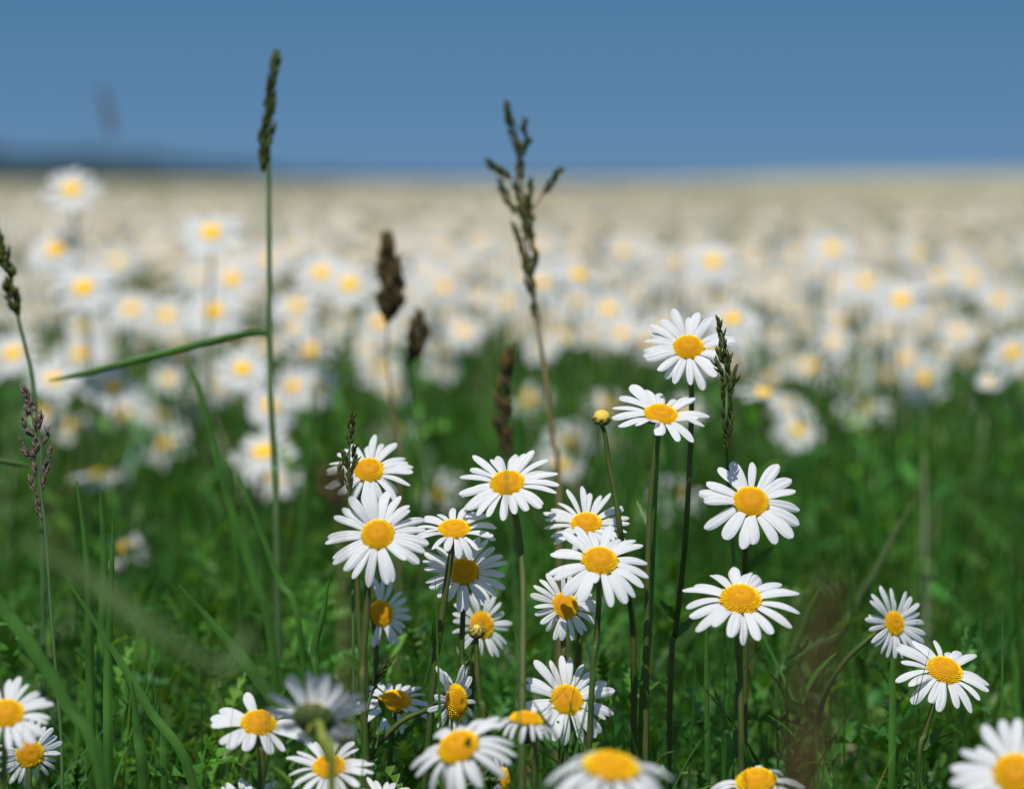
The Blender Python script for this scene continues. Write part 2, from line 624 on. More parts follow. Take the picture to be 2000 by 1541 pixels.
def blades(n, d0, d1, hmin, hmax, w0, w1, segs=5, lean=0.35, power=1.0, bright=1.0, hfun=None, margin=1.35, dryness=0.03):
    x, y = frustum_points(n, d0, d1, margin)
    h = hmin + (hmax - hmin) * RNG.random(n) ** power
    if hfun is not None:
        h = h * hfun(x, y)
    wd = w0 + (w1 - w0) * RNG.random(n)
    az = RNG.random(n) * 2 * np.pi
    ln = lean * np.abs(RNG.normal(0, 1, n)) * h
    tw = RNG.random(n) * 2 * np.pi
    k = segs + 1
    t = np.linspace(0, 1, k)
    cx = x[:, None] + np.cos(az)[:, None] * ln[:, None] * t[None] ** 2.0
    cy = y[:, None] + np.sin(az)[:, None] * ln[:, None] * t[None] ** 2.0
    sag = np.minimum(0.35, (ln / h) ** 2 * 0.35)
    cz = h[:, None] * (t[None] - sag[:, None] * t[None] ** 3)
    prof = np.clip(1.0 - t ** 2.2, 0.04, 1) * np.clip(0.55 + 1.5 * t, 0, 1)
    a = tw[:, None] + 0.8 * t[None] * RNG.normal(0, 1, n)[:, None]
    ox = np.cos(a) * wd[:, None] * 0.5 * prof[None]
    oy = np.sin(a) * wd[:, None] * 0.5 * prof[None]
    V = np.empty((n, k, 2, 3), dtype=np.float32)
    V[:, :, 0, 0] = cx - ox; V[:, :, 0, 1] = cy - oy; V[:, :, 0, 2] = cz
    V[:, :, 1, 0] = cx + ox; V[:, :, 1, 1] = cy + oy; V[:, :, 1, 2] = cz
    base = (np.arange(n) * k * 2)[:, None, None]
    seg = np.arange(segs)[None, :, None] * 2
    q = np.array([0, 1, 3, 2])[None, None, :]
    F = (base + seg + q).reshape(-1, 4)
    g = np.exp(RNG.normal(-0.05, 0.36, n) + 0.55 * patch(x, y, 21, 0.7)).clip(0.35, 2.4) * bright
    hue = (RNG.normal(0, 0.8, n) + 0.9 * patch(x, y, 16, 2.9)).clip(-2.2, 2.6)
    T = np.stack([g * (1 + 0.28 * hue), g, g * (1 - 0.22 * hue)], 1).clip(0.2, 3)
    dry = RNG.random(n) < dryness
    T[dry] *= np.array([15.0, 4.4, 20.5])
    T = np.repeat(T[:, None, :], k * 2, axis=1).reshape(-1, 3)
    return V.reshape(-1, 3), F, T


def join(parts):
    Vs, Fs, Ts, o = [], [], [], 0
    for V, F, T in parts:
        Vs.append(V); Fs.append(F + o); Ts.append(T); o += len(V)
    return np.concatenate(Vs), np.concatenate(Fs), np.concatenate(Ts)


def hill_fun(x, y):
    return 1.0 + 0.16 * patch(x, y, 9, 1.0)


parts = [
    blades(7000, 0.80, 2.6, 0.16, 0.38, 0.0022, 0.0052, 6, 0.30, 0.8, hfun=hill_fun),
    blades(1500, 1.05, 2.6, 0.30, 0.46, 0.0025, 0.0048, 6, 0.16, 1.0, hfun=hill_fun),
    blades(800, 1.35, 2.5, 0.37, 0.50, 0.002, 0.0045, 6, 0.14, 1.3, hfun=hill_fun),
    blades(420, 0.92, 1.35, 0.28, 0.40, 0.003, 0.0062, 8, 0.75, 1.0, bright=1.3),
    blades(1300, 0.85, 1.7, 0.26, 0.38, 0.0025, 0.0055, 7, 0.60, 1.0, bright=1.25),
    blades(35000, 2.4, 8.0, 0.18, 0.43, 0.003, 0.006, 4, 0.30, 0.8, hfun=hill_fun, margin=1.9, dryness=0.10),
    blades(8800, 4.0, 8.0, 0.30, 0.46, 0.003, 0.007, 4, 0.25, 0.8, margin=1.9, dryness=0.75),
    blades(46000, 7.0, 34.0, 0.28, 0.475, 0.006, 0.014, 4, 0.25, 0.7, margin=1.9, dryness=0.82),
    blades(14000, 34.0, 62.0, 0.28, 0.48, 0.03, 0.05, 3, 0.30, 0.7, margin=1.9, dryness=0.82),
]
V, F, T = join(parts)
tag(link("grass", np_mesh("grass", V, F, T), M['grass']), 'deep green meadow grass filling the field between the daisies', 'grass',
    kind='stuff')


# leafy ground cover: upright leafy shoots with lobed leaves
def leaf_template(kind, nl=10):
    """0 lobed, 1 deeply cut, 2 narrow and smooth: one leaf of unit length along X"""
    r = random.Random(900 + kind)
    V, F = [], []
    for i in range(nl):
        t = i / (nl - 1)
        env = math.sin(math.pi * (0.08 + 0.88 * t)) ** 0.8
        out = i % 2
        if kind == 0: hl = hr = 0.13 * env * (1.35 if out else 0.55)
        elif kind == 1: hl, hr = (0.17 * env * (r.uniform(1.0, 1.5) if out else 0.16) for _ in range(2))
        else: hl = hr = 0.075 * env
        sw = 0.11 if out and kind < 2 else 0
        z = -0.32 * t * t
        V += [(t + sw * r.uniform(.5, 1.2), -hl, z + 0.35 * hl), (t, 0, z), (t + sw * r.uniform(.5, 1.2), hr, z + 0.35 * hr)]
    for i in range(nl - 1):
        for j in range(2):
            a = i * 3 + j
            F.append((a, a + 1, a + 4, a + 3))
    return V, F


LEAFT = [leaf_template(k) for k in range(3)]


def leaf_field(n_shoots, d0, d1, hmin, hmax, lmin, lmax, per=16, cond=None, margin=1.3, tone0=1.0):
    x, y = frustum_points(n_shoots, d0, d1, margin)
    if cond is not None:
        k = cond(x, y)
        x, y = x[k], y[k]
    mats, tints = ([], [], []), ([], [], [])
    for sx, sy in zip(x, y):
        h = random.uniform(hmin, hmax)
        lean = (random.gauss(0, 0.12), random.gauss(0, 0.12))
        tone = tone0 * math.exp(random.gauss(-0.05, 0.38))
        hue = random.gauss(0, 1)
        kd = random.choice((0, 1, 1, 1, 2))
        for k in range(per):
            f = (k + random.random()) / per
            z = h * (0.25 + 0.75 * f)
            base = Vector((sx + lean[0] * z, sy + lean[1] * z, z))
            L = random.uniform(lmin, lmax) * (1.2 - 0.65 * f)
            az = k * 2.4 + random.uniform(-0.6, 0.6)
            el = R(random.uniform(0, 50) + 35 * f * f)
            wx = random.uniform(0.75, 1.25)
            m = (Matrix.Translation(base) @ Matrix.Rotation(az, 4, 'Z') @ Matrix.Rotation(-el, 4, 'Y')
                 @ Matrix.Rotation(random.gauss(0, 0.5), 4, 'X') @ Matrix.Diagonal((L, L * wx, L * random.uniform(0.4, 1.8), 1)))
            mats[kd].append([list(m[i]) for i in range(3)])
            g = max(0.3, tone * random.uniform(0.75, 1.25))
            tints[kd].append((g * (1 + 0.20 * hue), g, g * (1 - 0.15 * hue)))
    return join([merge_rows(LEAFT[k][0], LEAFT[k][1], mats[k], tints[k]) for k in range(3) if mats[k]])


def leafy_side(x, y):
    """leafy patches: thick on the left and in the middle, thin on the right"""
    px = x / y * FPX
    pr = np.clip(0.98 - (px + 100) / 1500, 0.35, 1.0)
    return RNG.random(len(x)) < pr


lp = [leaf_field(1500, 1.0, 1.9, 0.19, 0.35, 0.018, 0.038, 24, leafy_side),
      leaf_field(330, 1.0, 1.9, 0.10, 0.24, 0.03, 0.055, 12),
      leaf_field(260, 1.9, 3.6, 0.22, 0.38, 0.03, 0.055, 14),
      leaf_field(520, 1.03, 1.40, 0.24, 0.350, 0.024, 0.046, 22, leafy_side, tone0=1.4),  # sunlit patch: the sun on these leaves painted as a brighter tint
      leaf_field(620, 1.5, 2.6, 0.32, 0.43, 0.024, 0.050, 16, tone0=1.5)]  # tufts tinted brighter to stand in for lit foliage
V, F, T = join(lp)
tag(link("leafy_ground_cover", np_mesh("leafy_ground_cover", V, F, T), M['leaf']),
    'thick lobed green leaves crowding under the daisies', 'foliage', kind='stuff')


# ---------------------------------------------------------------- far field: daisies by the thousand, one mass
def flat_daisy(npet=13):
    """light head: petals as quads, small raised disc; returns petal and disc geometry (unit diameter)"""
    PV, PF = [], []
    for k in range(npet):
        a = 2 * math.pi * k / npet
        e = 0.03 * (1 if k % 2 else -1)
        c, s = math.cos(a), math.sin(a)
        for (rr, ww, zz) in ((0.12, 0.035, 0), (0.36, 0.068, 0.02 + e), (0.5, 0.04, -0.02 + e)):
            PV.append((rr * c - ww * s, rr * s + ww * c, zz)); PV.append((rr * c + ww * s, rr * s - ww * c, zz))
        b = k * 6
        PF += [(b, b + 1, b + 3, b + 2), (b + 2, b + 3, b + 5, b + 4)]
    DV = [(0, 0, 0.075)]
    DF = []
    for rr, zz in ((0.10, 0.06), (0.165, 0.0)):
        for k in range(8):
            a = 2 * math.pi * k / 8
            DV.append((rr * math.cos(a), rr * math.sin(a), zz))
    for k in range(8):
        k2 = (k + 1) % 8
        DF.append((0, 1 + k, 1 + k2, 1 + k2))
        DF.append((1 + k, 9 + k, 9 + k2, 1 + k2))
    return PV, PF, DV, DF


def sun_facing(n):
    """unit normals of heads turned to the sun, with scatter"""
    base = np.array(SUN_DIR)
    v = base[None] * 1.0 + RNG.normal(0, 0.36, (n, 3)) + np.array([0, -0.10, 0.05])[None]
    return v / np.linalg.norm(v, axis=1)[:, None]


def head_mats(x, y, z, diam, nr):
    n = len(x)
    A = np.empty((n, 3, 4), dtype=np.float32)
    xa = np.array([1.0, 0, 0])[None] - nr * nr[:, :1]
    xa /= np.linalg.norm(xa, axis=1)[:, None]
    ya = np.cross(nr, xa)
    sp = RNG.random(n) * 2 * np.pi
    x2 = xa * np.cos(sp)[:, None] + ya * np.sin(sp)[:, None]
    y2 = np.cross(nr, x2)
    A[:, :, 0] = x2 * diam[:, None]
    A[:, :, 1] = y2 * diam[:, None]
    A[:, :, 2] = nr * diam[:, None]
    A[:, 0, 3], A[:, 1, 3], A[:, 2, 3] = x, y, z
    return A


PV, PF, DV, DF = flat_daisy()
groups = []
for n, d0, d1, sc in ((420, 3.3, 6.0, 1.0), (950, 6.0, 10.0, 0.9), (1900, 10.0, 26.0, 0.9), (1300, 26.0, 60.0, 1.1)):
    n = int(n * 1.55)
    x, y = frustum_points(n, d0, d1, 1.94)
    z = RNG.normal(0.415, 0.024, n) - 0.02 * patch(x, y, 1.3, 0.5)
    keep = patch(x, y, 0.9, 2.0) + 0.5 * patch(x, y, 3.1, 0.2) > -0.62
    x, y, z = x[keep], y[keep], z[keep]
    diam = RNG.normal(0.043, 0.004, len(x)) * sc
    groups.append(head_mats(x, y, z, diam, sun_facing(len(x))))
A = np.concatenate(groups)
fV, fF, _ = merge_rows(PV, PF, A)
gV, gF, _ = merge_rows(DV, DF, A)
far_me = np_mesh("far_daisies", np.concatenate([fV, gV]), np.concatenate([fF, gF + len(fV)]), smooth=False)
far_me.materials.append(M['petal_far'])
far_me.materials.append(M['disc_far'])
mi = np.zeros(len(far_me.polygons), dtype=np.int32)
mi[len(fF):] = 1
far_me.polygons.foreach_set("material_index", mi)
tag(link("far_daisies", far_me), 'pale mass of thousands of distant daisies stretching to the horizon', 'flowers', kind='stuff')

# stems under the distant mass, as thin three-sided sticks
st_t = [(0, 0, 0), (1, 0, 0), (0.5, 0.87, 0), (0, 0, 1), (1, 0, 1), (0.5, 0.87, 1)]
st_f = [(0, 1, 4, 3), (1, 2, 5, 4), (2, 0, 3, 5)]
A2 = A[A[:, 1, 3] < 24]
B = np.zeros((len(A2), 3, 4), dtype=np.float32)
B[:, 0, 0] = 0.0024; B[:, 1, 1] = 0.0024; B[:, 2, 2] = A2[:, 2, 3] - 0.004
B[:, 0, 3] = A2[:, 0, 3]; B[:, 1, 3] = A2[:, 1, 3] + 0.003
V, F, _ = merge_rows(st_t, st_f, B)
tag(link("far_stems", np_mesh("far_stems", V, F), M['stem_far']), 'thin green stems under the distant mass of daisies', 'stems', kind='stuff')


# beyond sixty metres the flowering field closes to a rough pale canopy
def canopy():
    xs = np.concatenate([np.linspace(-1, 1, 141)])
    ys = np.concatenate([np.linspace(55, 140, 60), np.linspace(150, 900, 60)])
    V = []
    for yv in ys:
        for xv in xs:
            X = xv * (0.32 * yv + 20)
            rise = 0.0042 * max(0, yv - 60) * 1 / (1 + math.exp(-(X / yv - 0.10) * 30))
            V.append((X, yv, 0.38 + rise + 0.03 * math.sin(X * 2.1 + yv) + RNG.normal(0, 0.02)))
    nx = len(xs)
    F = [(j * nx + i, j * nx + i + 1, (j + 1) * nx + i + 1, (j + 1) * nx + i) for j in range(len(ys) - 1) for i in range(nx - 1)]
    return np_mesh("far_field", V, F)


M['canopy'] = mat("flowering_canopy", (0.42, 0.38, 0.24), rough=0.9, col2=(0.30, 0.30, 0.16), vscale=0.6, var=0.2, spec=0.05)
tag(link("far_field", canopy(), M['canopy']), 'olive and cream far field under the horizon', 'field', kind='structure')


# low wooded rise on the left of the horizon, falling away to the right
def ridge():
    y0 = 420.0
    V, F = [], []
    nx, ny = 150, 9
    for j in range(ny):
        q = j / (ny - 1)
        for i in range(nx):
            px = -900 + 3900 * i / (nx - 1)
            X = (px - 1000) / FPX * y0
            hpx = 50 * (1 / (1 + math.exp((px - 440) / 100))) + 8
            hpx += 4.0 * math.sin(px * 0.031) * (1 if px < 600 else 0.3) + 1.5 * math.sin(px * 0.083 + 1)
            hgt = max(0.5, CAM_H + hpx / FPX * y0)
            V.append((X, y0 + 60 * q, hgt * math.sin(math.pi * min(1, 0.02 + 0.98 * q)) ** 0.5 * (1 + 0.10 * RNG.normal())))
    for j in range(ny - 1):
        for i in range(nx - 1):
            a = j * nx + i
            F.append((a, a + 1, a + nx + 1, a + nx))
    return np_mesh("hills", V, F)


M['wood'] = mat("haze_tinted_wood", (0.020, 0.042, 0.060), rough=0.95, col2=(0.034, 0.062, 0.070), vscale=0.25, spec=0.05)  # green of the trees shifted to blue, distance haze painted into the colour
tag(link("hills", ridge(), M['wood']), 'dark wooded rise low on the horizon', 'hill', kind='structure')

# ================================================================ the sharp daisies in front
G1 = dict(n=18)
daisy(1345, 674, 188, .75, 92, 1.015, 'tall daisy, topmost of the sharp ones, a dark grass spike crossing its right petals', n=22, elev=5, kind='n',
      dmesh=1, stem=((1350, 745), (1349, 860, 1.02), (1338, 1060, 1.03), (1320, 1230, 1.05), (1310, 1330, 1.05)), leaves=2, cup_by=(90, 8))
daisy(1292, 803, 190, .55, 84, 1.0, 'flat-tilted daisy just right of the yellow bud, directly below the topmost sharp one', n=16, disc=.35, elev=4,
      dmesh=2, stem=((1283, 850), (1272, 960), (1266, 1080), (1264, 1200), (1262, 1330)), leaves=1)
daisy(1468, 975, 212, .80, 84, 1.0, 'large daisy with seventeen widely parted petals below the dark grass spike', n=17, elev=3, dmesh=0,
      stem=((1458, 1050), (1455, 1100, 1.01), (1456, 1250, 1.02)), leaves=1)
daisy(1447, 1164, 230, .62, 90, .965, 'large daisy with broad petals and a thick disc, right below the widely parted one', n=17, disc=.35, elev=-4,
      kind='n', dmesh=1, stem=((1440, 1240), (1446, 1340), (1449, 1541)), ejit=7)
daisy(1750, 1216, 148, .82, 22, 1.05, 'small daisy turned right on a long bent brown stem at the right', n=22, disc=.33, elev=10, kind='s', dmesh=2,
      stem=((1700, 1245, 1.05), (1650, 1290, 1.05), (1613, 1350, 1.05), (1592, 1440, 1.05), (1585, 1541, 1.05)), leaves=3, ejit=4)
daisy(1847, 1303, 198, .60, 76, 1.0, 'daisy leaning right with overlapping petals, below the small bent-stemmed one', n=19, disc=.36, elev=2, dmesh=1,
      stem=((1826, 1370), (1808, 1430), (1790, 1541)))
daisy(737, 1040, 204, .85, 95, .975, 'large round daisy at left of the cluster, facing the camera', n=22, disc=.32, elev=2, dmesh=0,
      stem=((722, 1110), (716, 1200), (709, 1300), (712, 1420)), stem_r=.0013, leaves=1)
daisy(720, 914, 178, .76, 88, 1.03, 'daisy with a small grass panicle in front of its left petals', n=22, disc=.33, elev=4, dmesh=0,
      stem=((700, 985), (697, 1100), (703, 1250), (716, 1380)), leaves=0)
daisy(887, 1027, 168, .50, 90, 1.0, 'flat-tilted daisy standing above the big shaded one in the central cluster', n=18, disc=.38, elev=2, dmesh=2,
      stem=((880, 1090), (868, 1170), (854, 1270), (846, 1340)), stem_r=.0013, leaves=1)
daisy(906, 1113, 168, .85, 88, 1.012, 'daisy shaded blue by the flat-tilted one above it', n=23, disc=.35, elev=6, dmesh=0, stem=((905, 1180), (902, 1280), (904, 1400)))
daisy(990, 938, 196, .68, 97, 1.0, 'daisy behind the thin blurred grass spike that crosses its disc', n=22, disc=.34, elev=1, dmesh=0,
      stem=((1004, 995), (1016, 1060), (1022, 1150, .99), (1021, 1300, .97), (1020, 1541, .95)), stem_r=.0013)
daisy(1145, 1017, 178, .62, 92, 1.02, 'many-petalled daisy partly hidden by the one in front, right of centre', n=25, disc=.34, elev=5, dmesh=0, kind='s', cup_by=(90, 10),
      stem=((1140, 1080), (1136, 1200), (1130, 1330)))
daisy(1172, 1090, 212, .70, 86, .975, 'large daisy overlapping the many-petalled one behind it, right of centre', n=18, disc=.33, elev=0, dmesh=1,
      stem=((1170, 1165), (1165, 1250), (1155, 1370)), leaves=1)
daisy(1106, 1181, 142, .84, 50, 1.0, 'small daisy half shaded below the large overlapping pair', n=19, disc=.38, elev=5, dmesh=0, kind='n', stem=((1100, 1250), (1098, 1400)))
daisy(748, 1197, 136, .80, 15, 1.06, 'small ragged daisy half hidden behind two brown stems', n=20, disc=.38, elev=14, kind='s', dmesh=2,
      gaps=((110, 235),), stem=((735, 1260), (730, 1400)))
daisy(944, 1219, 136, .80, 28, 1.06, 'small daisy with a round bud standing in front of its disc', n=19, disc=.40, elev=8, kind='s', dmesh=2,
      stem=((925, 1290), (920, 1420)))
daisy(770, 1364, 150, .58, 90, 1.03, 'shaded bluish daisy behind a bent brown stem at the bottom', n=18, disc=.42, elev=-3, dmesh=2, ejit=10,
      stem=((765, 1440), (760, 1541)))
daisy(896, 1371, 162, .52, 4, .99, 'daisy turned sideways to the right on an arching brown stem', n=19, disc=.44, elev=6, dmesh=1, cup_by=(180, 10),
      stem=((838, 1384, 1.0), (790, 1405, 1.0), (750, 1440, 1.0), (722, 1480, 1.0), (712, 1541, 1.0)), leaves=3)
daisy(1108, 1363, 190, .85, 75, .98, 'round daisy near the bottom centre, facing the camera', n=19, disc=.335, elev=4, dmesh=0, stem=((1105, 1450), (1103, 1541)))
daisy(505, 1406, 184, .55, 84, .945, 'daisy missing some petals, beside the one that shows its back', n=16, disc=.38, elev=2, kind='n', dmesh=1,
      gaps=((128, 150), (68, 92), (275, 292)), stem=((510, 1465), (510, 1541)), stem_r=.0013, cup_by=(150, 14))
daisy(614, 1402, 205, -.80, 78, .845, 'daisy seen from the back, showing its green underside', n=21, disc=.38, elev=32, dmesh=0, back=True,
      stem=((622, 1412, .83), (630, 1440, .82), (640, 1480, .82), (648, 1541, .82)), stem_mat='stem_lit', stem_r=.0014)
daisy(642, 1491, 176, .52, 92, .93, 'low daisy with a yellow-green stem crossing its disc', n=21, disc=.37, elev=5, dmesh=1, kind='s', stem=((640, 1541),))
daisy(892, 1452, 224, .58, 112, .875, 'big soft daisy at the bottom centre, disc tipped up to the left', n=19, disc=.37, elev=-8, kind='d', dmesh=1,
      stem=((900, 1541),))
daisy(1030, 1398, 135, .10, 84, .91, 'daisy seen edge-on with drooping petals and only an arc of its disc', n=16, disc=.50, elev=-16, kind='d', dmesh=1,
      stem=((1040, 1450), (1044, 1541)))
daisy(1195, 1486, 262, .32, 84, .79, 'big out of focus daisy along the bottom edge, petals hanging', n=20, disc=.42, elev=-14, kind='d', dmesh=2,
      stem=((1200, 1600),))
daisy(1475, 1518, 196, .40, 100, .93, 'daisy cut by the bottom edge with a raised yellow disc', n=16, disc=.40, elev=-8, kind='d', dmesh=1,
      stem=((1480, 1600),), gaps=((95, 175),))
daisy(1985, 1507, 262, .82, 100, .83, 'big soft daisy cut by the bottom right corner', n=19, disc=.34, elev=3, dmesh=1, stem=((1990, 1620),))
daisy(12, 1388, 182, .68, 85, .90, 'daisy cut by the left edge, a pale blade across its petals', n=20, disc=.38, elev=3, dmesh=1, stem=((8, 1460), (6, 1541)), cup_by=(10, 8))
daisy(60, 1472, 132, .86, 12, .97, 'small round daisy in the bottom left corner', n=24, disc=.42, elev=3, kind='n', dmesh=0, stem=((58, 1560),))
daisy(478, 1562, 150, .45, 90, .96, 'daisy of which only the upper petals rise above the bottom edge, left of centre', n=20, disc=.36, elev=18, dmesh=0, stem=((480, 1640),))
daisy(752, 1563, 150, .45, 90, .95, 'daisy barely rising above the bottom edge beside the big soft one', n=20, disc=.36, elev=10, dmesh=0, stem=((752, 1640),))
daisy(988, 1520, 92, .28, 8, .95, 'narrow sideways daisy under the big soft one, showing a sliver of disc', n=16, disc=.5, elev=-4, kind='n', dmesh=1,
      stem=((950, 1522, .95), (900, 1541, .95), (870, 1580, .95)))


# ---------------------------------------------------------------- buds
def bud(cx, cy, Dp, d, label, stem, tip=0.75):
    c = P(cx, cy, d)
    r = Dp * MPX * d / 2
    pts = [c - Vector((0, 0, r * 0.8))] + [P(*(q if len(q) > 2 else (q[0], q[1], d))) for q in stem]
    g = Vector((pts[-1].x, pts[-1].y + 0.005, 0))
    pts += [pts[-1].lerp(g, 0.5), g]
    root = empty("daisy_bud", g, label, "flower bud", "closed daisy buds")
    path = catmull(pts, 7)
    V, F = tube(path, lin(0.0009, 0.0016, len(path)), 7)
    link("stem", np_mesh("stem", rel(V, g), F), M['stem'], root)
    V, F, T = [], [], []
    nl, ns = 14, 28
    for i in range(nl + 1):
        t = i / nl
        al = math.pi * t
        q = math.sin(al) * (1 + 0.05 * math.sin(al * 2))
        for k in range(ns):
            a = 2 * math.pi * (k + 0.5 * (i % 2)) / ns
            bump = 1 + 0.06 * (1 if (k + i) % 2 else -1) * math.sin(al)
            V.append((r * q * bump * math.cos(a), r * q * bump * math.sin(a), -r * 0.82 * math.cos(al)))
            if t > tip: T.append((2.2, 1.7, 0.9))
            elif t > 0.55: T.append((1.5, 1.35, 0.8) if (k // 2 + i // 2) % 2 else (0.30, 0.22, 0.3))
            else: T.append((0.55, 0.75, 0.6) if (k // 2 + i // 2) % 2 else (0.16, 0.16, 0.25))
    for i in range(nl):
        for k in range(ns):
            k2 = (k + 1) % ns
            F.append((i * ns + k, i * ns + k2, (i + 1) * ns + k2, (i + 1) * ns + k))
    link("bud_head", np_mesh("bud_head", V, F, tint=np.array(T)), M['bud'], root,
         Matrix.Translation(c - g) @ Matrix.Rotation(R(32), 4, 'X'))
    return root


bud(1175, 816, 36, 1.0, 'round yellow-topped bud on a thin stem left of the second-highest sharp daisy',
    ((1182, 850), (1188, 900), (1200, 960), (1212, 1040), (1224, 1150, 1.02), (1238, 1300, 1.03)), .70)
bud(931, 1232, 33, 1.0, 'small scaly bud in front of a little daisy at the centre', ((931, 1260), (932, 1310), (938, 1370), (945, 1460)), .86)


# ---------------------------------------------------------------- grasses with seed heads
def spikelet(V, F, T, base, direc, L, W, tone):
    d = direc.normalized()
    a = d.cross(Vector((0.1, 1, 0.2)))
    a = a.normalized() if a.length > 1e-4 else Vector((1, 0, 0))
    b = d.cross(a)
    b0 = len(V)
    for t, q in ((0.0, 0.25), (0.3, 1.0), (0.65, 0.75), (1.0, 0.06)):
        for k in range(5):
            an = 2 * math.pi * k / 5
            V.append(base + d * (L * t) + (a * math.cos(an) + b * math.sin(an)) * (W * 0.5 * q))
            T.append(tuple(c * (0.8 + 0.5 * t) for c in tone))
    for i in range(3):
        for k in range(5):
            k2 = (k + 1) % 5
            F.append((b0 + i * 5 + k, b0 + i * 5 + k2, b0 + (i + 1) * 5 + k2, b0 + (i + 1) * 5 + k))


def grass_plant(name, label, cat, segs, stem, d, m, sm, stem_r=0.0008, dens=1.0, spl=0.0050, spw=0.0018, seed=1, branches=(), group=None,
                leaf=None, spread=0.55, wide=1.32):
    """segs: polylines [(px, py, width_px), ...] from tip to base; stem: pixel polyline below"""
    r = random.Random(seed)
    sp = [P(q[0], q[1], q[2] if len(q) > 2 else d) for q in stem]
    g = Vector((sp[-1].x + r.uniform(-.01, .01), sp[-1].y + r.uniform(0, .01), 0))
    pts = sp + [sp[-1].lerp(g, 0.5), g]
    root = empty(name, g, label, cat, group)
    path = catmull(pts, 8)
    V, F = tube(path, lin(stem_r * 0.7, stem_r * 1.6, len(path)), 7)
    link("stem", np_mesh("stem", rel(V, g), F), M[sm], root)
    if branches:
        V, F = [], []
        for br in branches:
            pp = catmull([P(q[0], q[1], d + (q[2] if len(q) > 2 else 0)) for q in br], 6)
            tube(pp, lin(stem_r * 0.45, stem_r * 0.6, len(pp)), 5, V, F)
        link("panicle_branches", np_mesh("panicle_branches", rel(V, g), F), M[sm], root)
    V, F, T = [], [], []
    for sg in segs:
        pp = [P(q[0], q[1], d) for q in sg]
        wd = [q[2] * MPX * d * wide for q in sg]
        ln = sum((pp[i + 1] - pp[i]).length for i in range(len(pp) - 1))
        nsp = int(dens * 9 * ln / spl * max(0.5, np.mean(wd) / (spw * 2.2)) ** 1.1) + 5
        for k in range(nsp):
            f = (k + r.random()) / nsp * (len(pp) - 1)
            i = min(int(f), len(pp) - 2)
            t = f - i
            c = pp[i].lerp(pp[i + 1], t)
            wv = wd[i] * (1 - t) + wd[i + 1] * t
            axis = (pp[i] - pp[i + 1]).normalized()
            an = r.uniform(0, 6.283)
            s1 = axis.cross(Vector((0, 1, 0))).normalized()
            s2 = axis.cross(s1)
            out = s1 * math.cos(an) + s2 * math.sin(an)
            rad = max(0.0, wv * 0.5 - spw * 0.4) * math.sqrt(r.random())
            g_ = r.uniform(0.65, 1.35)
            warm = r.gauss(0, 0.10)
            L = spl * r.uniform(0.75, 1.2)
            spikelet(V, F, T, c + out * rad - axis * L * 0.5, axis + out * r.uniform(0.1, spread), L, spw * r.uniform(0.8, 1.2),
                     (g_ * (1 + warm), g_, g_ * (1 - warm)))
    link("seed_head", np_mesh("seed_head", rel(V, g), F, tint=np.array(T)), M[m], root)
    if leaf:
        lv, lf = ribbon(leaf[0], leaf[1], leaf[2], 1.0)
        link("leaf", np_mesh("leaf", rel(lv, g), lf), M['blade'], root)
    return root


def ribbon(pts, widths, d, fold=0.6, twist=0.0):
    """a folded grass leaf along pixel points (px, py[, depth]) with widths in pixels"""
    pp = [q if isinstance(q, Vector) else P(q[0], q[1], q[2] if len(q) > 2 else d) for q in pts]
    path = catmull(pp, 8)
    n = len(path)
    ws = np.interp(np.linspace(0, len(pts) - 1, n), range(len(pts)), widths)
    V, F = [], []
    for i, p in enumerate(path):
        t = (path[min(i + 1, n - 1)] - path[max(i - 1, 0)]).normalized()
        view = (p - cam_o.location).normalized()
        sd = t.cross(view).normalized()
        up = sd.cross(t).normalized()
        ang = 0.35 + twist * i / n
        sd2 = sd * math.cos(ang) + up * math.sin(ang)
        up2 = sd2.cross(t)
        hw = ws[i] * MPX * d * 0.5 / max(0.5, math.cos(ang))
        for s in (-1, -0.5, 0, 0.5, 1):
            V.append(p + sd2 * (hw * s) + up2 * (hw * fold * abs(s)))
    for i in range(n - 1):
        for j in range(4):
            a = i * 5 + j
            F.append((a, a + 1, a + 6, a + 5))
    return V, F


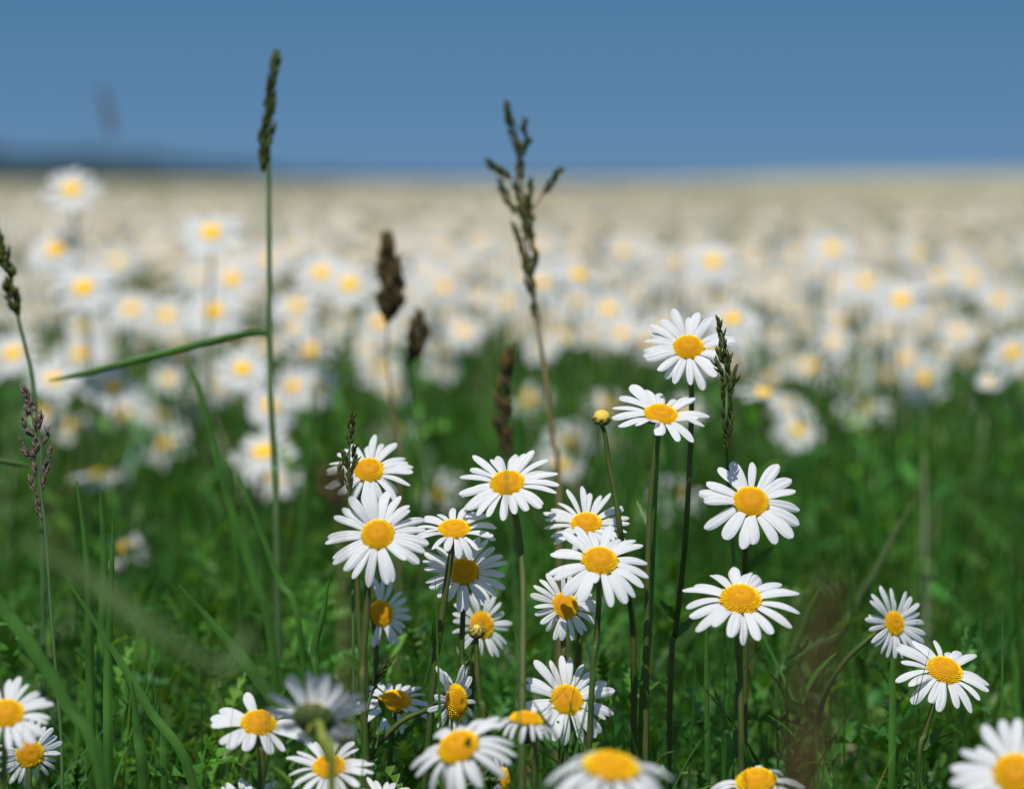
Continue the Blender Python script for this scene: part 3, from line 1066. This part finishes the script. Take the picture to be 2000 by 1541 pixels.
TG = "flowering grasses rising among the daisies"
grass_plant("grass_with_seed_head", 'tall grass with a narrow dark spike against the sky and a sharply bent leaf', 'grass stalk',
            [[(542, 104, 8), (535, 140, 15), (527, 190, 19), (523, 240, 20)], [(526, 236, 20), (520, 262, 22), (516, 295, 20), (517, 326, 10)]],
            ((524, 225), (525, 330), (526, 480), (527, 655), (529, 780), (536, 900), (540, 1020)), 1.17, 'seed_green', 'straw', stem_r=.00135,
            spl=.0055, spw=.0021, dens=1.0, seed=5, group=TG, spread=.35,
            leaf=([(526, 658, 1.17), (505, 653, 1.165), (440, 663, 1.15), (330, 690, 1.15), (220, 718, 1.15), (150, 735, 1.15), (95, 744, 1.15)],
                  [9, 12, 14, 15, 14, 11, 3], 1.15))
grass_plant("panicle_grass", 'tall loose branching grass panicle against the sky right of centre', 'grass stalk',
            [[(990, 198, 9), (994, 225, 16), (998, 245, 12)], [(1000, 250, 12), (1008, 282, 14), (1013, 300, 8)],
             [(1026, 232, 6), (1021, 255, 9)], [(1033, 262, 9), (1028, 285, 13), (1020, 305, 10)], [(1016, 300, 10), (1015, 345, 12)],
             [(950, 316, 8), (970, 328, 12), (990, 345, 9)], [(974, 352, 7), (985, 378, 10), (1003, 412, 8)],
             [(1097, 328, 7), (1080, 352, 12), (1065, 376, 9)], [(1036, 350, 7), (1032, 380, 11), (1028, 402, 12)],
             [(1028, 392, 13), (1031, 430, 18), (1034, 470, 14)], [(1003, 437, 6), (1014, 470, 9), (1027, 520, 8)],
             [(1006, 355, 8), (1014, 390, 9), (1024, 430, 12)],
             [(1040, 468, 8), (1044, 500, 9), (1044, 530, 9)], [(1024, 500, 12), (1032, 540, 18), (1040, 575, 12)], [(1040, 585, 8), (1045, 610, 10), (1052, 640, 6)]],
            ((1015, 320), (1024, 420), (1036, 540), (1046, 610), (1058, 680), (1068, 760), (1080, 860), (1092, 980)), 1.2, 'seed_green', 'straw_dry',
            stem_r=.0010, spl=.0042, spw=.0015, dens=.75, seed=9, group=TG, spread=.5,
            branches=([(1015, 340), (1003, 352), (985, 345), (970, 328)], [(1020, 420), (1003, 412), (985, 380)], [(1030, 425), (1050, 395), (1068, 372)],
                      [(1012, 300), (1024, 285)], [(1036, 540), (1024, 510), (1010, 455)], [(1015, 300), (1004, 270), (996, 240)]))
grass_plant("spike_grass", 'thick brown blurred grass spike, larger of the two side by side left of centre', 'grass stalk',
            [[(757, 458, 8), (758, 490, 32), (760, 530, 46), (767, 565, 50), (764, 590, 42), (758, 622, 12)], [(742, 575, 14), (752, 600, 24), (757, 618, 10)]],
            ((757, 600), (757, 700), (764, 770), (775, 860), (780, 950)), 1.30, 'seed_brown', 'straw_dry', stem_r=.0007, spl=.006, spw=.0024, seed=3, group=TG, dens=2.2, wide=1.08)
grass_plant("spike_grass", 'smaller brown blurred grass spike beside the thick one', 'grass stalk',
            [[(818, 608, 8), (819, 640, 28), (816, 665, 33), (809, 690, 20), (799, 706, 6)]],
            ((808, 690), (798, 708), (803, 770), (815, 860), (825, 970)), 1.33, 'seed_brown', 'straw', stem_r=.0008, spl=.006, spw=.0024, seed=4, group=TG, dens=2.2)
grass_plant("spike_grass", 'soft brownish grass spike whose stem crosses the yellow disc of a daisy', 'grass stalk',
            [[(1003, 678, 7), (993, 710, 20), (984, 760, 27), (981, 800, 30), (985, 850, 22), (990, 880, 12)]],
            ((984, 760), (985, 820), (988, 880), (989, 955), (998, 1060), (1010, 1200), (1014, 1400), (1016, 1541)), .845, 'seed_brown', 'straw', stem_r=.00032,
            spl=.0055, spw=.0018, seed=6, group=TG, dens=1.1, wide=1.05)
grass_plant("spike_grass", 'dark green knotted grass spike at the left edge of the photo', 'grass stalk',
            [[(-12, 430, 10), (-2, 470, 20), (10, 505, 24), (22, 535, 14)], [(14, 545, 14), (20, 570, 22), (28, 592, 18), (34, 610, 8)]],
            ((0, 480), (24, 560), (37, 625), (50, 680), (64, 740), (75, 850), (82, 1000)), 1.12, 'seed_green', 'straw', stem_r=.0009, spl=.005, spw=.0021, seed=7, group=TG)
grass_plant("panicle_grass", 'sharp purple-brown branching panicle at the left, tallest near the edge', 'grass stalk',
            [[(47, 755, 6), (54, 775, 11), (64, 800, 11)], [(52, 788, 6), (56, 808, 12)], [(78, 802, 4), (79, 820, 8), (76, 832, 5)],
             [(42, 815, 4), (50, 838, 8), (64, 850, 5)], [(66, 815, 5), (70, 840, 8)], [(94, 832, 4), (92, 850, 7), (86, 862, 4)], [(70, 855, 7), (72, 885, 11)],
             [(38, 858, 3), (52, 880, 6), (62, 890, 4)], [(44, 880, 3), (60, 895, 6)], [(98, 872, 4), (92, 905, 10), (86, 925, 6)],
             [(66, 905, 5), (70, 925, 7)], [(94, 910, 4), (82, 955, 7)], [(56, 930, 3), (68, 955, 5), (76, 985, 4)], [(70, 985, 3), (80, 1010, 4)]],
            ((50, 770), (62, 810), (70, 860), (76, 920), (82, 980), (90, 1050), (100, 1200), (112, 1350), (122, 1541)), 1.0, 'seed_purple', 'straw', stem_r=.00055,
            spl=.0032, spw=.0012, seed=8, group=TG, dens=.7,
            branches=([(66, 845), (56, 830), (44, 816)], [(72, 850), (80, 830), (79, 806)], [(74, 880), (86, 860), (94, 834)], [(74, 895), (56, 885), (40, 860)],
                      [(80, 950), (92, 910), (98, 876)], [(80, 960), (70, 925)], [(84, 1000), (72, 965), (57, 932)]))
grass_plant("panicle_grass", 'small dark grass panicle in front of the left petals of a daisy', 'grass stalk',
            [[(688, 805, 4), (686, 830, 13), (684, 862, 10)], [(694, 868, 6), (690, 890, 9)], [(668, 880, 4), (672, 900, 8), (678, 910, 5)],
             [(698, 892, 4), (690, 915, 6)], [(676, 880, 6), (680, 910, 8)], [(664, 905, 4), (668, 925, 8)], [(660, 920, 5), (672, 942, 11)], [(684, 915, 6), (682, 955, 8)]],
            ((686, 830), (683, 880), (681, 940), (682, 1010), (690, 1100), (690, 1250)), .985, 'seed_green', 'straw', stem_r=.0005, spl=.0032, spw=.0011, seed=10, group=TG, dens=.8,
            branches=([(682, 910), (674, 895), (668, 880)], [(682, 920), (692, 900), (698, 890)], [(682, 945), (670, 930), (662, 918)]))
grass_plant("panicle_grass", 'slim dark panicle standing right of the topmost sharp daisy', 'grass stalk',
            [[(1402, 620, 4), (1409, 650, 8), (1416, 690, 9), (1419, 720, 6)], [(1405, 668, 4), (1406, 690, 10), (1410, 705, 6)],
             [(1393, 700, 4), (1401, 715, 8), (1410, 730, 6)], [(1438, 714, 4), (1434, 740, 9), (1427, 765, 6)], [(1424, 690, 4), (1423, 740, 6)],
             [(1412, 735, 5), (1414, 790, 8), (1416, 830, 6)], [(1428, 770, 5), (1427, 820, 6), (1424, 850, 4)], [(1416, 830, 5), (1419, 875, 6)]],
            ((1408, 650), (1416, 700), (1419, 760), (1419, 830), (1420, 890, 1.03), (1424, 960, 1.05), (1432, 1080, 1.06), (1440, 1250, 1.06)), .995, 'seed_green', 'straw', stem_r=.0006,
            spl=.0036, spw=.0012, seed=12, group=TG, dens=1.0,
            branches=([(1418, 740), (1410, 725), (1395, 702)], [(1421, 800), (1430, 765), (1438, 716)], [(1418, 720), (1408, 695), (1405, 670)]))
grass_plant("spike_grass", 'dark brown heavily blurred grass head very near the camera at lower right', 'grass stalk',
            [[(1628, 1150, 26), (1612, 1220, 62), (1592, 1300, 84), (1575, 1400, 92), (1562, 1500, 80), (1556, 1560, 40)]],
            ((1600, 1270), (1560, 1560), (1545, 1800)), .44, 'seed_brown', 'straw_dry', stem_r=.0012, spl=.006, spw=.0016, seed=13, group=TG, dens=.8, wide=0.95)
grass_plant("spike_grass", 'short blackish blurred grass head against the left cluster of daisies', 'grass stalk',
            [[(640, 912, 20), (652, 935, 44), (660, 960, 48), (655, 985, 20)]],
            ((655, 950), (662, 1010), (668, 1150), (672, 1541)), .70, 'seed_brown', 'straw_dry', stem_r=.0004, spl=.005, spw=.0018, seed=14, group=TG, dens=1.0)
grass_plant("spike_grass", 'ghostly faint purple grass head floating in the sky at upper left', 'grass stalk',
            [[(200, 172, 7), (207, 205, 12), (215, 240, 12), (222, 262, 6)]],
            ((210, 215), (225, 300), (240, 420), (250, 600)), 2.9, 'seed_purple', 'straw_dry', stem_r=.0004, spl=.006, spw=.0022, seed=15, group=TG, dens=.8)
grass_plant("panicle_grass", 'short green feathery shoot beside the shaded bluish daisy at the bottom', 'grass stalk',
            [[(768, 1282, 5), (755, 1300, 9), (742, 1318, 9), (732, 1340, 6)]],
            ((750, 1310), (728, 1350), (716, 1400), (712, 1541)), .99, 'seed_green', 'straw', stem_r=.0006, spl=.0035, spw=.0012, seed=16, group=TG, dens=.8)

# ---------------------------------------------------------------- single grass leaves that read one by one
BG = "long grass leaves seen one by one"
BL = [
    ([(128, 1128), (200, 1235), (290, 1380), (385, 1560)], [3, 12, 17, 20], 1.0, 'long sharp grass leaf slanting down to the right at lower left'),
    ([(350, 1143), (420, 1220), (480, 1290), (560, 1400), (620, 1500)], [3, 14, 24, 24, 18], 1.04, 'broad pale-edged grass leaf slanting right, tip left of the ragged daisy'),
    ([(403, 800), (420, 880), (455, 1000), (495, 1120), (535, 1290)], [3, 12, 16, 18, 18], 1.13, 'long arching blurred leaf crossing the green gap left of the tall stem'),
    ([(-20, 1150), (60, 1255), (130, 1370), (200, 1541)], [26, 26, 24, 20], .90, 'wide soft leaf leaning in from the left edge'),
    ([(40, 1050, .60), (180, 1130, .60), (300, 1225, .6), (430, 1300, .61), (520, 1345, .62)], [11, 29, 32, 26, 10], .60, 'broad hazy leaf lying diagonally near the camera at lower left'),
    ([(150, 940), (172, 1100), (178, 1300), (184, 1560)], [4, 14, 18, 20], 1.03, 'straight upright leaf left of the blurred low daisy'),
    ([(196, 960), (205, 1100), (200, 1300), (196, 1560)], [4, 16, 22, 22], 1.07, 'second straight upright leaf, touching the blurred low daisy'),
    ([(222, 1000), (218, 1150), (212, 1320), (215, 1560)], [3, 12, 18, 20], 1.0, 'dark upright leaf just right of the two straight ones'),
    ([(465, 925), (500, 1010), (545, 1130), (590, 1260)], [3, 10, 13, 12], 1.08, 'thin leaf slanting down right below the bent grass leaf'),
    ([(1287, 850), (1279, 960), (1272, 1100), (1266, 1240), (1252, 1460)], [8, 13, 16, 16, 14], 1.01, 'dark narrow leaf pressed beside the stem of a flat-tilted daisy'),
    ([(1800, 955), (1752, 1040), (1695, 1150), (1640, 1235), (1590, 1330)], [3, 14, 20, 20, 18], 1.25, 'pale blurred leaf slanting down left on the right side'),
    ([(1608, 1140), (1580, 1200), (1545, 1290), (1500, 1400)], [3, 14, 18, 18], 1.15, 'short blurred leaf slanting left beside the nearest dark seed head'),
    ([(643, 1128), (632, 1200), (616, 1270), (622, 1400)], [3, 12, 17, 10], 1.0, 'short dark folded leaf left of the twin brown stems'),
    ([(1745, 1285), (1744, 1380), (1741, 1560)], [10, 13, 14], 1.01, 'smooth upright green stalk below the small bent-stemmed daisy'),
    ([(612, 760), (604, 900), (596, 1040), (580, 1200)], [4, 16, 24, 26], 1.42, 'blurred upright leaf between the tall stem and the left cluster'),
    ([(258, 1330), (270, 1430), (285, 1570)], [4, 18, 24], .99, 'stout leaf low beside the long slanting one'),
    ([(62, 912), (30, 906), (-15, 903), (-70, 940)], [3, 12, 10, 9], 1.1, 'short bright leaf lying level at the left edge'),
    ([(372, 700), (392, 770), (425, 880), (460, 1010)], [3, 10, 14, 16], 1.2, 'slender leaf tip rising under the middle of the bent leaf'),
    ([(1090, 1180), (1075, 1290), (1062, 1420)], [4, 12, 14], 1.12, 'soft leaf behind the round daisy at bottom centre'),
    ([(1390, 1330), (1420, 1420), (1432, 1560)], [3, 9, 11], 1.0, 'thin leaf left of the broad-petalled large daisy stem'),
    ([(300, 1330), (318, 1440), (325, 1560)], [3, 14, 16], 1.05, 'upright soft leaf in front of the dark gap at lower left'),
    ([(1380, 1215), (1381, 1330), (1383, 1560)], [4, 10, 12], 1.03, 'straight green stalk left of the broad-petalled daisy'),
]
for pts, ws, d, lab in BL:
    # the leaf runs on down to its foot in the turf
    q1, q0 = (P(*(q if len(q) > 2 else (q[0], q[1], d))) for q in (pts[-1], pts[-2]))
    foot = Vector((q1.x + (q1 - q0).x * 0.7, q1.y + 0.02, 0))
    mid = q1.lerp(foot, 0.45) + Vector(((q1 - q0).x * 0.25, 0, 0))
    V, F = ribbon(list(pts) + [mid, foot], list(ws) + [ws[-1] * 0.7, ws[-1] * 0.5], d, 0.5, random.uniform(-0.5, 0.5))
    o = link("grass_leaf", np_mesh("grass_leaf", V, F), M['blade_pale' if 'hazy' in lab or 'bright' in lab or 'pale blurred' in lab else 'blade'])
    tag(o, lab, 'grass leaf', BG)


# ================================================================ the crowd of soft daisies behind
def ring_mesh(seed, n=20):
    r = random.Random(seed)
    V, F = [], []
    for k in range(n):
        a = 2 * math.pi * (k + r.uniform(-.2, .2)) / n
        L = r.uniform(0.46, 0.52)
        e = r.gauss(0, 0.06)
        tw = r.gauss(0, 0.25)
        c, s = math.cos(a), math.sin(a)
        b = len(V)
        for t, hw in ((0.12, 0.026), (0.25, 0.052), (0.38, 0.064), (L - 0.03, 0.054), (L, 0.022)):
            z = e * (t - 0.12) * 3 - 0.25 * (t - 0.12) ** 2
            for sg in (-1, 0, 1):
                V.append((t * c - sg * hw * s, t * s + sg * hw * c, z + tw * sg * hw * 0.6 - abs(sg) * 0.008))
        for i in range(4):
            for j in range(2):
                q = b + i * 3 + j
                F.append((q, q + 3, q + 4, q + 1))
    me = np_mesh("petals", V, F)
    me.materials.append(M['petal_far'])
    return me


def disc_far_mesh():
    V, F = [], []
    ns = 16
    for q, z in ((0.02, 0.066), (0.07, 0.066), (0.12, 0.052), (0.155, 0.022), (0.160, 0.0), (0.10, -0.05), (0.02, -0.06)):
        for k in range(ns):
            a = 2 * math.pi * k / ns
            V.append((q * math.cos(a), q * math.sin(a), z))
    for i in range(6):
        for k in range(ns):
            k2 = (k + 1) % ns
            F.append((i * ns + k2, i * ns + k, (i + 1) * ns + k, (i + 1) * ns + k2))
    me = np_mesh("disc", V, F)
    me.materials.append(M['disc_far'])
    return me


def stem_far_mesh(seed):
    r = random.Random(seed)
    bx, by = r.uniform(-.015, .015), r.uniform(-.01, .01)
    path = [Vector((bx * math.sin(math.pi * t), by * math.sin(math.pi * t), t)) for t in lin(0, 1, 8)]
    V, F = tube(path, lin(0.0019, 0.0013, 8), 6)
    me = np_mesh("stem", V, F)
    me.materials.append(M['stem_far'])
    return me


RINGS = [ring_mesh(i, 18 + i) for i in range(5)]
DISCF = disc_far_mesh()
STEMF = [stem_far_mesh(i) for i in range(4)]
CG = "soft out of focus daisies crowding the meadow behind"

proto = empty("daisy", (0, 1.6, 0), 'x', 'daisy', CG)
link("petals", RINGS[0], None, proto)
link("disc", DISCF, None, proto)
link("stem", STEMF[0], None, proto)
used = [False]


def crowd_daisy(head, nrm, Dm, label, i, spin):
    """first call moves the prototype, later ones copy it with its parts"""
    kids = {c.name.split('.')[0]: c for c in proto.children}
    if not used[0]:
        root = proto
        used[0] = True
        parts_ = kids
    else:
        root = proto.copy()
        COL.objects.link(root)
        parts_ = {}
        for nm, c in kids.items():
            k = c.copy()
            COL.objects.link(k)
            k.parent = root
            parts_[nm] = k
    parts_['petals'].data = RINGS[i % 5]
    parts_['stem'].data = STEMF[i % 4]
    base = Vector((head.x - nrm.x * 0.006, head.y - nrm.y * 0.006, 0))
    root.location = base
    root['label'] = label
    fm = frame(nrm, spin)
    mm = Matrix.Translation(head - base) @ fm @ Matrix.Scale(Dm, 4)
    parts_['petals'].matrix_basis = mm
    parts_['disc'].matrix_basis = mm
    parts_['stem'].matrix_basis = Matrix.Diagonal((1, 1, head.z - 0.002, 1))
    return root


# those one can pick out: (px, py, diameter px, face, tip direction, label)
NAMED = [
    (140, 371, 112, .72, 90, 'solitary soft daisy at the horizon, highest of all at upper left'),
    (413, 455, 122, .70, 92, 'tall soft daisy standing clear against the pale field left of the tall stem'),
    (108, 488, 110, .72, 90, 'soft daisy just right of the dark spike at the left edge'),
    (118, 512, 88, .55, 70, 'soft daisy tucked behind the one beside the dark left spike'),
    (163, 563, 118, .78, 95, 'soft daisy with a strong orange disc in the left crowd'),
    (230, 511, 84, .75, 90, 'pale creamy daisy below the solitary horizon one'),
    (453, 546, 104, .76, 88, 'soft daisy below the tall clear one, close to the tall stem'),
    (417, 609, 116, .74, 90, 'soft daisy with a bright disc just above the bent leaf'),
    (325, 618, 100, .70, 92, 'soft daisy with an orange disc above the middle of the bent leaf'),
    (257, 604, 96, .80, 90, 'soft pale daisy left of the orange-disced one above the bent leaf'),
    (25, 691, 110, .72, 100, 'soft daisy at the left edge behind thin stalks'),
    (158, 692, 104, .68, 85, 'soft daisy just over the end of the bent leaf'),
    (222, 756, 118, .56, 75, 'soft daisy leaning right just under the bent leaf'),
    (245, 805, 92, .66, 100, 'soft daisy below the right-leaning one under the bent leaf'),
    (318, 812, 96, .55, 55, 'soft bluish-petalled daisy half turned, under the bent leaf'),
    (255, 842, 70, .70, 95, 'small soft daisy lowest of the knot under the bent leaf'),
    (143, 832, 102, .38, 90, 'soft daisy seen flat from the side at far left'),
    (197, 926, 86, .14, 92, 'thin white sliver of a daisy seen exactly edge-on at left'),
    (540, 932, 108, .46, 78, 'soft daisy low behind the tall stem'),
    (238, 1074, 62, .55, 110, 'small blurred daisy alone low among the left leaves'),
    (683, 556, 112, .74, 88, 'soft daisy with a bright disc left of the thick brown spike'),
    (628, 534, 108, .72, 92, 'white daisy overlapping behind the bright one left of the thick spike'),
    (524, 506, 92, .74, 90, 'soft daisy directly behind the tall stem'),
    (579, 598, 96, .74, 90, 'soft daisy right of the tall stem, above its kink'),
    (606, 686, 104, .66, 140, 'soft daisy tipped left, below right of the kink in the tall stem'),
    (745, 722, 92, .68, 90, 'soft daisy directly below the thick brown spike'),
    (775, 838, 88, .66, 95, 'soft daisy behind the stems right of the panicled daisy'),
    (852, 968, 60, .60, 150, 'small soft daisy between two sharp ones at centre left'),
    (838, 538, 92, .70, 90, 'soft daisy high to the right of the thick brown spike'),
    (868, 562, 92, .70, 60, 'soft daisy overlapping its neighbour right of the thick spike'),
    (990, 592, 82, .74, 90, 'soft daisy just left of the tall loose panicle'),
    (1132, 538, 108, .62, 60, 'soft white daisy right of the tall loose panicle'),
    (1127, 589, 92, .72, 90, 'soft daisy with an orange disc below the white one right of the panicle'),
    (1188, 604, 96, .72, 90, 'soft daisy left of the topmost sharp daisy'),
    (1113, 862, 108, .80, 90, 'softly blurred daisy with a clear disc below the yellow bud to the left'),
    (1197, 872, 92, .70, 80, 'soft daisy right behind the stem of the yellow bud'),
    (1096, 908, 84, .50, 60, 'soft daisy under the one with a clear disc, mostly hidden'),
    (1190, 790, 96, .62, 70, 'soft daisy hidden behind the yellow bud'),
    (1322, 964, 84, .66, 80, 'soft daisy peeping behind the long stem of the topmost daisy'),
    (1320, 884, 60, .60, 20, 'orange-disced soft daisy between the sharp stems, half hidden'),
    (1392, 512, 102, .76, 100, 'pale solitary daisy in the far band above the topmost sharp one'),
    (1625, 487, 98, .66, 88, 'highest soft daisy on the right side'),
    (1794, 500, 84, .68, 50, 'tall soft daisy on the right, tipped away right'),
    (1760, 587, 106, .80, 90, 'soft daisy with the brightest orange disc on the right'),
    (1835, 542, 82, .60, 110, 'soft daisy above right of the bright orange-disced one'),
    (1897, 545, 88, .72, 90, 'soft creamy daisy near the right edge, upper row'),
    (1952, 586, 92, .68, 80, 'soft daisy close to the right edge, second row'),
    (1690, 552, 96, .66, 88, 'soft white daisy left of the bright orange-disced one'),
    (1640, 556, 84, .70, 90, 'soft daisy under the highest one on the right'),
    (1552, 500, 78, .62, 60, 'faint peach daisy left of the highest one on the right'),
    (1978, 690, 108, .62, 130, 'daisy cut by the right edge, turned left'),
    (1805, 742, 104, .62, 160, 'soft daisy drooping left above the dark grass at right'),
    (1688, 796, 102, .46, 92, 'low soft daisy hanging with petals trailing, on the right'),
    (1932, 744, 52, .72, 90, 'small pale round blur low near the right edge'),
    (1995, 770, 60, .60, 90, 'white daisy just entering at the right edge'),
    (1582, 716, 90, .74, 90, 'soft daisy with a creamy disc, lowest row on the right'),
    (1543, 703, 72, .74, 90, 'small pale daisy left of the creamy-disced one'),
    (1030, 780, 92, .66, 100, 'soft daisy right of the brownish spike'),
]
LMK = [(525, 200, 'the tall narrow spike'), (525, 655, 'the kink of the tall stem'), (300, 700, 'the bent grass leaf'), (757, 540, 'the thick brown spike'),
       (815, 655, 'the smaller brown spike'), (1020, 330, 'the loose panicle'), (1050, 600, 'the loose panicle stem'), (985, 780, 'the soft brownish spike'),
       (1345, 672, 'the topmost sharp daisy'), (1416, 740, 'the slim dark panicle'), (1175, 816, 'the yellow bud'), (20, 540, 'the left-edge spike'),
       (70, 860, 'the purple panicle'), (140, 371, 'the lone horizon daisy'), (413, 455, 'the tall clear daisy'), (1625, 487, 'the highest right-hand daisy'),
       (1760, 587, 'the brightest orange disc'), (1978, 690, 'the daisy cut by the right edge'), (1688, 796, 'the hanging daisy'),
       (1392, 512, 'the pale solitary daisy'), (683, 556, 'the bright daisy by the thick spike'), (1113, 862, 'the clear-disced soft daisy')]
DIRS = ['right', 'upper right', 'above', 'upper left', 'left', 'lower left', 'below', 'lower right']
ORD = ['nearest', 'second', 'third', 'fourth', 'fifth', 'sixth', 'seventh', 'eighth', 'ninth', 'tenth', 'eleventh', 'twelfth', 'thirteenth', 'fourteenth', 'fifteenth',
       'sixteenth', 'seventeenth', 'eighteenth', 'nineteenth', 'twentieth']

idx = 0
taken = []
for (px, py, Dp, a, th, lab) in NAMED:
    size = 0.0435 * random.uniform(0.97, 1.03)
    d = size / (Dp * MPX)
    if py < 860: size *= 1.09
    if py > 900: d = min(d, 1.75)
    if lab.startswith('small pale round'): d, size = 1.7, 0.018
    s = math.sqrt(1 - a * a)
    nrm = (-FWD) * a + (RIGHT * math.cos(R(th)) + UP * math.sin(R(th))) * s
    hd = P(px, py, d)
    crowd_daisy(hd, nrm, size, lab, idx, random.uniform(0, 6.28))
    taken.append((px, py, Dp))
    idx += 1


def project(v):
    q = v - Vector((0, 0, CAM_H))
    z = q.dot(FWD)
    return 1000 + q.dot(RIGHT) / z * FPX, 770.5 - q.dot(UP) / z * FPX, z


fill = []
tries = 0
while len(fill) < 206 and tries < 40000:
    tries += 1
    u = random.random()
    d = math.sqrt(1.50 ** 2 + u * (3.3 ** 2 - 1.50 ** 2))
    x = random.uniform(-0.5, 0.5) * 0.4235 * d * 1.06
    z = random.gauss(0.425, 0.030) if random.random() < 0.7 else random.uniform(0.35, 0.42)
    z += 0.012 * math.sin(x * 7 + 1) - 0.010
    hd = Vector((x, d, z))
    px, py, dep = project(hd)
    if not (-40 < px < 2040) or py < 470 or py > 900: continue
    # fewer heads where the photo shows grass between the rows
    if py > 690 and random.random() < min(0.90, 0.20 + (py - 690) / 240): continue
    if 1050 < px < 1330 and py > 690: continue
    if 880 < px < 1040 and py > 655: continue
    if px > 1690 and py > 770: continue
    Dp = 0.043 / (MPX * dep)
    if any(abs(px - a) < 0.27 * (Dp + b) and abs(py - c) < 0.20 * (Dp + b) for a, c, b in taken): continue
    if any((px - f[1]) ** 2 + (py - f[2]) ** 2 < (0.33 * Dp) ** 2 for f in fill): continue
    fill.append((hd, px, py, Dp))
# describe each by the nearest landmark, the side it lies on and its place in that row
byk = {}
for k, (hd, px, py, Dp) in enumerate(fill):
    lx, ly, ln = min(LMK, key=lambda l: (l[0] - px) ** 2 + (l[1] - py) ** 2)
    o = int(round(math.degrees(math.atan2(ly - py, px - lx)) / 45)) % 8
    byk.setdefault((ln, o), []).append((math.hypot(px - lx, py - ly), k))
labs = {}
for (ln, o), L in byk.items():
    for rk, (_, k) in enumerate(sorted(L)):
        pos = DIRS[o]
        where = ln if pos in ('above', 'below') else 'of ' + ln
        labs[k] = f"soft daisy, {ORD[rk]} out {'to the ' if pos not in ('above', 'below') else ''}{pos} {where}"
for k, (hd, px, py, Dp) in enumerate(fill):
    v = SUN_DIR + Vector((random.gauss(0, .26), random.gauss(-0.20, .26), random.gauss(.05, .2)))
    crowd_daisy(hd, v.normalized(), random.gauss(0.0395, 0.003), labs[k], idx, random.uniform(0, 6.28))
    idx += 1
